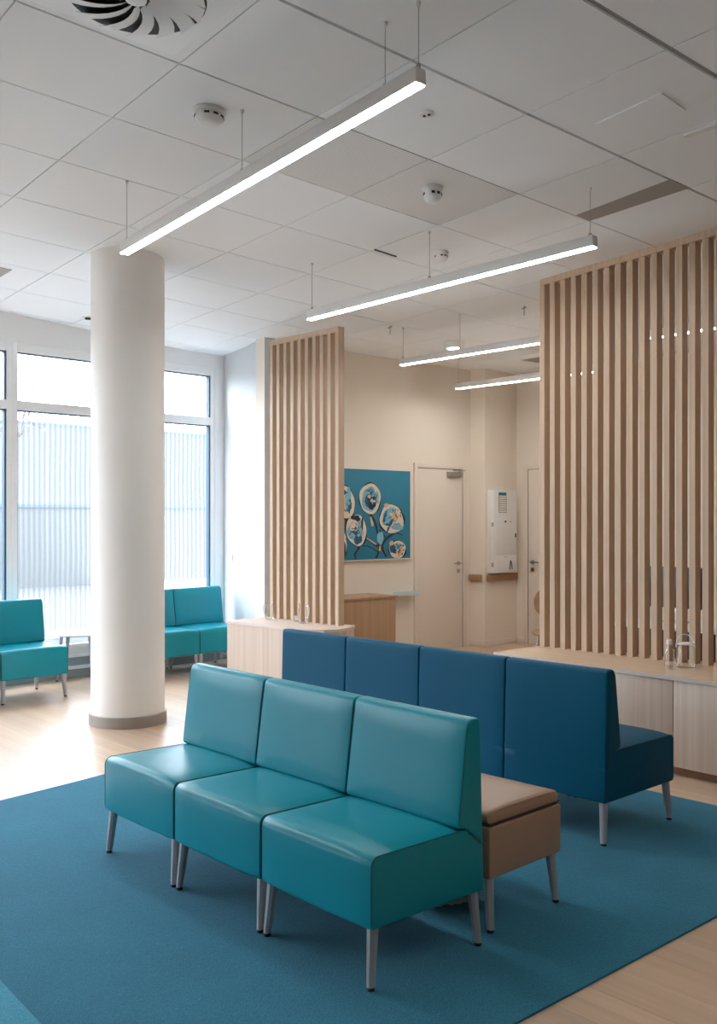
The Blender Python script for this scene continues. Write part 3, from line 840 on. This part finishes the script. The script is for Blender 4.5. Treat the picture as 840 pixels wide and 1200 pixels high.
# right counter: bottle with stopper, upturned jug with hoop handle
o = thing('glass_bottle', 'small clear glass bottle beside the hooped jug on the right counter', 'bottle', (2.055, 6.60, ZC))
bm = B(); lathe(bm, [(0, 0), (.030, 0), (.033, .005), (.033, .10), (.018, .125), (.016, .145), (.013, .145), (.015, .125), (.030, .10), (.030, .012), (0, .010)], 28, cap=False); fin('body', bm, 'jug', o)
bm = B(); lathe(bm, [(.0155, .145), (.019, .148), (.019, .176), (.014, .182), (0, .182)], 20); fin('stopper', bm, 'paper', o)
tumbler((2.035, 6.50, ZC), 'small glass in front of the clear bottle on the right counter', .125, .026)
o = thing('glass_jug', 'clear glass jug with a tall hooped handle on the right counter', 'jug', (2.155, 6.58, ZC))
bm = B(); lathe(bm, [(0, 0), (.055, 0), (.060, .006), (.060, .125), (.052, .145), (.049, .145), (.057, .125), (.057, .012), (0, .010)], 36, cap=False); fin('body', bm, 'jug', o)
bm = B(); lathe(bm, [(.046, .150), (.056, .150), (.057, .156), (.03, .165), (0, .167)], 30); fin('lid', bm, 'glass_glint', o)
bm = B(); tube(bm, [(.062 * cos(pi * k / 14), .062 * sin(pi * k / 14) * .35, .13 + .085 * sin(pi * k / 14)) for k in range(15)], .0035, 8); fin('handle', bm, 'glass_glint', o)

# ------------------------------------------------------------------ back room
# reception cabinet
o = thing('oak_cabinet', 'mid brown oak cabinet under the flower painting', 'cabinet', (.40, 10.75, 0), .75)
bm = B(); box(bm, -.95, 0, 0, .42, .06, .745, .002); fin('carcass', bm, 'oak_d', o)
bm = B(); box(bm, -.96, .012, -.012, .43, .745, .769, .002); fin('top', bm, 'oak_d', o)
bm = B(); box(bm, -.93, -.02, .03, .40, 0, .06); fin('plinth', bm, 'skirt', o, smooth=False)

def wl(p0, d, t): return V2(p0, d, t)
# door 1 in the cream wall
D1 = (.668, 11.838)
def door(name, org, r, w, h, handle_x, label, closer):
    o = thing(name, label, 'door', (*org, 0), r); del o['category']; o['kind'] = 'structure'
    bm = B()
    for a, b, z0, z1 in ((-.055, 0, 0, h + .055), (w, w + .055, 0, h + .055), (0, w, h, h + .055)): box(bm, a, b, -.022, .004, z0, z1, .003)
    fin('door_frame', bm, 'door', o)
    bm = B(); box(bm, .004, w - .004, -.008, .004, .006, h - .004, .002); lf = fin('door_leaf', bm, 'door', o)
    bm = B(); box(bm, -.0005, .005, -.010, -.001, 0, h); box(bm, w - .005, w + .0005, -.010, -.001, 0, h); box(bm, 0, w, -.010, -.001, h - .005, h); fin('door_gap', bm, 'ink', o, smooth=False)
    s = 1 if handle_x < w / 2 else -1
    bm = B()
    def disc(x, z, r0, d0, d1):
        vs = B(); lathe(bm, [(r0, d0), (r0, d1), (0, d1)], 20)
    M = Matrix.Rotation(pi / 2, 4, 'X')
    for z in (1.04, .945):
        n0 = len(bm.verts); lathe(bm, [(.026, 0), (.026, .010), (.024, .012), (0, .012)], 24)
        bm.verts.ensure_lookup_table(); vs = bm.verts[n0:]
        bmesh.ops.transform(bm, matrix=Matrix.Translation((handle_x, -.008, z)) @ M, verts=vs)
    tube(bm, [(handle_x, -.012, 1.04), (handle_x, -.058, 1.04), (handle_x + s * .02, -.064, 1.04), (handle_x + s * .125, -.064, 1.04)], .0095, 10)
    fin('door_handle', bm, 'steel', o)
    if closer:
        bm = B(); box(bm, w - .30, w - .06, -.055, -.008, h - .095, h - .035, .004); cl = fin('door_closer', bm, 'steel', o)
        bm = B(); box(bm, w - .24, w - .02, -.075, -.06, h - .022, h - .010, .002); tube(bm, [(w - .1, -.03, h - .04), (w - .1, -.066, h - .016)], .007, 8); fin('closer_arm', bm, 'steel', cl)
    return o
off = .012
bn = (-BD[1], BD[0])
# foot of the door projected onto the wall face
def on_back(t): return V2(E_, ((P1[0] - E_[0]), (P1[1] - E_[1])), t)
wd = Vector((P1[0] - E_[0], P1[1] - E_[1])); Lw = wd.length; wd.normalize(); BR = atan2(wd.y, wd.x)
def u_to_t(u):
    k = (u - 420) / 1170.0
    return (k * E_[1] - E_[0]) / (wd.x - k * wd.y)
t1 = u_to_t(488.0); t2 = u_to_t(541.5)
door('door_1', V2(E_, wd, t1), BR, t2 - t1, 2.20, t2 - t1 - .085, 'cream door with a closer beside the flower painting', True)
door('door_2', V2(P3, AD, .19), AROT, .86, 2.22, .075, 'cream door at the right, half hidden by the tall slat screen', False)

# skirting
def skirting(name, p, q, h=.075, m='door'):
    d = Vector((q[0] - p[0], q[1] - p[1])); L = d.length
    bm = B(); box(bm, 0, L, -.012, .002, 0, h, .002)
    struct(fin(name, bm, m, loc=(*p, 0), rotz=atan2(d.y, d.x)))
skirting('baseboard_back', E_, V2(E_, wd, t1 - .06))
skirting('baseboard_return', P1, P2); skirting('baseboard_niche', P2, P3); skirting('baseboard_right', P3, V2(P3, AD, .13))
skirting('baseboard_far', V2(P3, AD, 1.12), V2(P3, AD, 6))
skirting('baseboard_pier', K, E_, .06, 'wall_cool')

# painting
tr_ = u_to_t(478.3)
o = thing('painting', 'square teal painting of pale blue and cream flower heads', 'painting', (*V2(E_, wd, tr_), 1.118), BR)
PW = 1.30
bm = B(); box(bm, -PW, 0, -.032, -.004, .012, 1.03, .002); fin('canvas', bm, 'p_teal', o)
bm = B(); box(bm, -PW - .008, .008, -.040, -.002, 0, .012, .002); box(bm, 0, .008, -.036, -.002, .01, 1.03, .002); box(bm, -PW - .008, 0, -.036, -.002, 1.03, 1.036, .001); fin('picture_frame', bm, 'paper', o)
def pc(x, y): return ((x - 735) / 660 * 1.09, 1.02 - (y - 95) / 880 * 1.0)
PM = ['p_cream', 'p_blue', 'p_dark', 'p_mid', 'p_sand']
bm = B()
rp = random.Random(11)
def clampx(x, z): return (max(-PW + .005, min(-.005, x)), max(.018, min(1.02, z)))
def blob(x, y, rx, ry, lay, mi, wob=.1, rot=0, n=40):
    ph = [rp.uniform(0, 6.28) for _ in range(4)]
    loop = []
    for k in range(n):
        a = 2 * pi * k / n; q = 1 + wob * (sin(2 * a + ph[0]) * .4 + sin(3 * a + ph[1]) * .35 + sin(5 * a + ph[2]) * .25)
        ex, ey = rx * q * cos(a), ry * q * sin(a)
        X, Z = clampx(*pc(x + ex * cos(rot) - ey * sin(rot), y + ex * sin(rot) + ey * cos(rot)))
        loop.append(bm.verts.new((X, -.0325 - .0006 * lay, Z)))
    bm.faces.new(loop).material_index = mi
def stroke(pts, wd_, lay, mi):
    pts = [Vector(pc(*p)) for p in pts]
    sm = []
    for i in range(len(pts) - 1):
        p0, p1, p2, p3 = pts[max(i - 1, 0)], pts[i], pts[i + 1], pts[min(i + 2, len(pts) - 1)]
        for k in range(6):
            t = k / 6
            sm.append(.5 * ((2 * p1) + (p2 - p0) * t + (2 * p0 - 5 * p1 + 4 * p2 - p3) * t * t + (3 * p1 - p0 - 3 * p2 + p3) * t ** 3))
    sm.append(pts[-1]); L, R = [], []
    for i, p in enumerate(sm):
        d = (sm[min(i + 1, len(sm) - 1)] - sm[max(i - 1, 0)]).normalized(); nn = Vector((-d.y, d.x)) * wd_ * rp.uniform(.7, 1.3)
        a = clampx(*(p + nn)); b = clampx(*(p - nn))
        L.append(bm.verts.new((a[0], -.0325 - .0006 * lay, a[1]))); R.append(bm.verts.new((b[0], -.0325 - .0006 * lay, b[1])))
    for i in range(len(sm) - 1): bm.faces.new((L[i], L[i + 1], R[i + 1], R[i])).material_index = mi
for st_, w_ in (([(335, 520), (385, 610), (410, 720), (425, 880), (395, 975)], .015), ([(590, 715), (500, 775), (455, 860), (495, 960)], .0135), ([(135, 720), (210, 810), (240, 850), (200, 920), (205, 975)], .0135),
               ([(140, 690), (290, 765), (410, 850)], .0135), ([(300, 740), (240, 850)], .008), ([(180, 490), (120, 580), (125, 690)], .0135), ([(250, 845), (320, 850), (410, 905)], .005), ([(590, 715), (655, 745)], .006), ([(430, 690), (490, 770)], .008)):
    stroke(st_, w_, 1, 2)
for st_, w_ in (([(345, 560), (365, 650)], .016), ([(300, 765), (400, 835)], .009), ([(435, 850), (430, 900)], .014)): stroke(st_, w_, 2, 4)
blob(437, 770, 34, 60, 1.5, 1, .2)
for x, y, rx, ry, rot in ((340, 375, 100, 152, .1), (548, 580, 120, 142, -.2), (100, 420, 100, 152, 0), (212, 688, 95, 150, -.15), (605, 890, 85, 86, 0), (60, 850, 62, 130, 0)):
    blob(x, y, rx + 6, ry + 6, 2.2, 2, .10, rot); 
    blob(x, y, rx, ry, 3, 0, .10, rot)
blob(335, 385, 74, 118, 4, 1, .15); blob(345, 400, 50, 85, 5, 3, .2); blob(345, 370, 36, 50, 6, 2, .3); blob(330, 355, 16, 20, 7, 4, .3); blob(355, 395, 16, 16, 7, 0, .3); blob(355, 445, 34, 36, 6, 2, .3)
blob(300, 300, 16, 40, 5, 1, .4, .8); blob(405, 350, 12, 60, 5, 1, .4)
blob(520, 560, 60, 95, 4, 1, .2, .4); blob(575, 545, 28, 46, 5, 4, .3); blob(600, 660, 56, 34, 5, 1, .2); blob(530, 640, 14, 70, 5, 3, .3, .4); blob(480, 560, 14, 60, 5, 3, .4, .3); blob(560, 480, 36, 16, 5, 1, .4); blob(495, 440, 24, 20, 4, 4, .3)
blob(130, 400, 36, 110, 4, 1, .3, .1); blob(150, 450, 14, 70, 5, 3, .4); blob(95, 320, 30, 22, 5, 3, .4); blob(80, 430, 40, 80, 4, 0, .2)
blob(205, 690, 70, 110, 4, 1, .2); blob(205, 570, 46, 26, 5, 2, .4); blob(190, 650, 40, 48, 6, 0, .3); blob(200, 690, 42, 40, 5, 3, .3); blob(225, 780, 40, 46, 5, 3, .2); blob(265, 620, 10, 60, 5, 2, .3)
blob(560, 880, 34, 50, 4, 3, .3); blob(545, 825, 18, 26, 5, 4, .3); blob(620, 860, 40, 36, 4, 1, .3); blob(640, 920, 22, 30, 5, 4, .2)
for _ in range(10): blob(610 + rp.uniform(-60, 60), 890 + rp.uniform(-50, 60), 7, 9, 6, 2, .4, 0, 12)
for _ in range(10): blob(600 + rp.uniform(-40, 50), 530 + rp.uniform(-60, 60), 5, 8, 6, 2, .4, 0, 10)
blob(70, 860, 44, 110, 4, 3, .2); blob(85, 900, 22, 60, 5, 2, .3); blob(90, 745, 26, 30, 5, 0, .3)
for cx_, cy_, r_ in ((340, 375, 80), (548, 580, 90), (105, 420, 75), (212, 688, 75), (605, 890, 60)):
    for _ in range(9):
        a0 = rp.uniform(0, 6.28); x0, y0_ = cx_ + r_ * rp.uniform(.2, .9) * cos(a0), cy_ + 1.35 * r_ * rp.uniform(.2, .9) * sin(a0)
        stroke([(x0, y0_), (x0 + rp.uniform(-25, 25), y0_ + rp.uniform(-10, 40)), (x0 + rp.uniform(-30, 30), y0_ + rp.uniform(-20, 70))], .0028, 8, 2)
    for _ in range(6):
        a0 = rp.uniform(0, 6.28); blob(cx_ + r_ * rp.uniform(.2, .8) * cos(a0), cy_ + 1.3 * r_ * rp.uniform(.2, .8) * sin(a0), rp.uniform(5, 14), rp.uniform(8, 24), 7.5, rp.choice([0, 1, 1, 4, 3]), .4, rp.uniform(-.6, .6), 14)
bmesh.ops.triangulate(bm, faces=bm.faces[:])
fin('painted_flowers', bm, PM, o, smooth=False)

# brochure ledge beside the cabinet
tb_ = u_to_t(451)
o = thing('wall_ledge', 'pale blue plastic ledge on the wall right of the oak cabinet', 'shelf', (*V2(E_, wd, tb_), .70), BR)
bm = B(); box(bm, 0, .42, -.14, 0, .0, .012, .003); fin('tray', bm, 'acryl', o)
bm = B(); box(bm, 0, .42, -.145, -.135, .0, .05, .002); fin('lip', bm, 'acryl', o)

# wall cabinet with notice
nd = Vector((P3[0] - P2[0], P3[1] - P2[1])).normalized(); NR = atan2(nd.y, nd.x)
o = thing('wall_cabinet', 'tall white wall cabinet with a key in its lower half above the handrail', 'cabinet', (*V2(P2, nd, .055), .915), NR)
bm = B(); box(bm, 0, .50, -.10, -.001, 0, 1.03, .004); cab = fin('body', bm, 'white', o)
for z0, z1 in ((.012, .215), (.222, .69)):
    bm = B(); box(bm, .03, .47, -.108, -.100, z0, z1, .002); d_ = fin('door', bm, 'white', o)
    bm = B()
    if z0 > .1:
        box(bm, .21, .25, -.111, -.108, .63, .65); fin('viewing_slot', bm, 'ink', d_, smooth=False); bm = B()
        box(bm, .33, .36, -.110, -.108, .632, .646); fin('name_plate', bm, 'slotgrey', d_, smooth=False); bm = B()
        box(bm, .445, .462, -.116, -.108, .44, .49)
    else:
        box(bm, .20, .27, -.110, -.108, .196, .20); fin('name_plate', bm, 'ink', d_, smooth=False); bm = B()
        tube(bm, [(.34, -.112, .15), (.33, -.112, .09), (.32, -.112, .04)], .006, 6); tube(bm, [(.34, -.112, .15), (.37, -.112, .09), (.375, -.112, .04)], .006, 6)
    fin('lock', bm, 'ink', d_, smooth=False)
bm = B(); box(bm, -.006, .0, -.09, -.06, .08, .13); fin('hinge', bm, 'steel', o)
bm = B(); box(bm, -.006, 0, -.09, -.06, .58, .63); fin('hinge', bm, 'steel', o)
o = thing('notice', 'small printed notice with a teal header on the white wall cabinet', 'notice', (*V2(P2, nd, .055), .915), NR)
bm = B(); box(bm, .095, .255, -.104, -.1005, .75, 1.0); fin('sheet', bm, 'paper', o, smooth=False)
bm = B(); box(bm, .09, .255, -.106, -.103, .965, 1.003); fin('header', bm, 'paper_teal', o, smooth=False)
bm = B()
for k in range(8): box(bm, .095, .255, -.1055, -.1035, .752 + .027 * k, .757 + .027 * k)
for x in (.092, .255): box(bm, x, x + .005, -.1055, -.1035, .75, .965)
fin('printed_lines', bm, 'ink', o, smooth=False)

# handrails
def handrail(p, q, label):
    d = Vector((q[0] - p[0], q[1] - p[1])); L = d.length
    o = thing('handrail', label, 'handrail', (*p, 0), atan2(d.y, d.x), 'wooden handrails')
    bm = B(); box(bm, 0, L, -.052, -.012, .815, .895, .006); fin('rail', bm, 'rail', o)
    for x in (L * .2, L * .8):
        bm = B(); box(bm, x - .015, x + .015, -.013, .0, .84, .87, .002); fin('bracket', bm, 'steel', o)
handrail(V2(P1, (P2[0] - P1[0], P2[1] - P1[1]), .06), V2(P1, (P2[0] - P1[0], P2[1] - P1[1]), .86), 'short wooden handrail beside the door with the closer')
handrail(V2(P2, nd, .01), V2(P2, nd, .655), 'wooden handrail below the white wall cabinet')
# light switch on the pier
pd_ = Vector((E_[0] - K[0], E_[1] - K[1])).normalized(); PR = atan2(pd_.y, pd_.x)
o = thing('light_switch', 'small white switch on the pier above the window seat', 'switch', (*V2(K, pd_, .26), 1.12), PR)
bm = B(); box(bm, -.04, .04, -.010, 0, 0, .085, .003); fin('plate', bm, 'white', o)
bm = B(); box(bm, -.028, .028, -.014, -.010, .012, .073, .002); fin('rocker', bm, 'white', o)

# behind the right screen: wooden chair with round back, desk with monitors
o = thing('wooden_chair', 'chair with a round wooden back peeking out left of the tall slat screen', 'chair', (1.87, 9.72, 0), -.25)
bm = B(); n0 = 0
lathe(bm, [(0, -.009), (.155, -.009), (.16, 0), (.155, .009), (0, .009)], 40)
bmesh.ops.transform(bm, matrix=Matrix.Translation((0, -.02, .78)) @ Matrix.Rotation(pi / 2 - .1, 4, 'X'), verts=bm.verts[:]); fin('backrest', bm, 'rail', o)
bm = B(); lathe(bm, [(0, .44), (.19, .44), (.20, .45), (.19, .465), (0, .465)], 36, (0, .22, 0)); fin('seat', bm, 'rail', o)
for sx, sy in ((-1, -1), (1, -1), (-1, 1), (1, 1)):
    bm = B(); tube(bm, [(sx * .12, .22 + sy * .12, .445), (sx * .18, .22 + sy * .18, 0)], [.016, .011], 8); fin('leg', bm, 'leg', o)
bm = B(); tube(bm, [(0, .08, .45), (0, -.01, .5), (0, -.012, .78)], .012, 8); fin('back_post', bm, 'leg', o)

o = thing('reception_desk', 'dark desk glimpsed through the gaps of the tall slat screen', 'desk', (2.95, 8.0, 0), AROT)
bm = B(); box(bm, -.9, .9, -.35, .35, .70, .73, .003); fin('desktop', bm, 'white', o)
bm = B(); box(bm, -.86, .86, -.30, -.28, .12, .70); fin('modesty_panel', bm, 'darkfab', o, smooth=False)
for sx in (-1, 1):
    for sy in (-1, 1):
        bm = B(); box(bm, sx * .84 - .025, sx * .84 + .025, sy * .30 - .025, sy * .30 + .025, 0, .70, .003); fin('leg', bm, 'leg', o)
for k, (dx, lb) in enumerate(((-.45, 'left of two dark monitors on the desk behind the slat screen'), (.4, 'right of two dark monitors on the desk behind the slat screen'))):
    p = V2((2.95, 8.0), AD, dx)
    m_ = thing('monitor', lb, 'monitor', (*p, .73), AROT, 'monitors on the desk')
    bm = B(); box(bm, -.27, .27, -.02, .015, .12, .46, .004); fin('display', bm, 'screen', m_)
    bm = B(); box(bm, -.03, .03, .0, .03, 0, .2, .003); box(bm, -.12, .12, -.08, .10, 0, .012, .003); fin('stand', bm, 'steel', m_)

# ------------------------------------------------------------------ light
w = bpy.data.worlds.new('overcast'); sc.world = w; w.use_nodes = True
nt = w.node_tree; bg = nt.nodes['Background']
tc = nt.nodes.new('ShaderNodeTexCoord'); sp = nt.nodes.new('ShaderNodeSeparateXYZ'); nt.links.new(tc.outputs['Generated'], sp.inputs[0])
rp_ = nt.nodes.new('ShaderNodeValToRGB'); nt.links.new(sp.outputs['Z'], rp_.inputs[0])
rp_.color_ramp.elements[0].color = (.84, .92, 1, 1); rp_.color_ramp.elements[1].color = (.80, .90, 1, 1)
nt.links.new(rp_.outputs[0], bg.inputs[0]); bg.inputs[1].default_value = 7.5
# portals over the glazed wall guide the sky light indoors
for i, (z0, z1) in enumerate(((.4, 2.65), (2.73, 3.21))):
    ld = bpy.data.lights.new('sky_portal', 'AREA'); ld.shape = 'RECTANGLE'; ld.size = TW - .4; ld.size_y = z1 - z0
    ld.cycles.is_portal = True
    lo = bpy.data.objects.new('sky_portal', ld); COL.objects.link(lo)
    c = V2(V2(K, WB, -TW / 2), WOUT, .16)
    lo.location = (*c, (z0 + z1) / 2); lo.rotation_euler = (pi / 2, 0, WROT)

# ------------------------------------------------------------------ camera
cam = bpy.data.cameras.new('camera'); co = bpy.data.objects.new('camera', cam); COL.objects.link(co)
co.location = (0, 0, 1.6); co.rotation_euler = (pi / 2, 0, 0)
cam.sensor_fit = 'VERTICAL'; cam.sensor_height = 36; cam.lens = 1170 / 1200 * 36; cam.shift_y = 7 / 1200
cam.clip_end = 300
sc.camera = co
sc.view_settings.view_transform = 'Standard'; sc.view_settings.look = 'None'
sc.view_settings.gamma = 1; sc.view_settings.use_curve_mapping = False
sc.view_settings.exposure = 1.2
sc.cycles.max_bounces = 10; sc.cycles.diffuse_bounces = 6; sc.cycles.transparent_max_bounces = 16
sc.cycles.use_denoising = True
sc.cycles.sample_clamp_indirect = 8
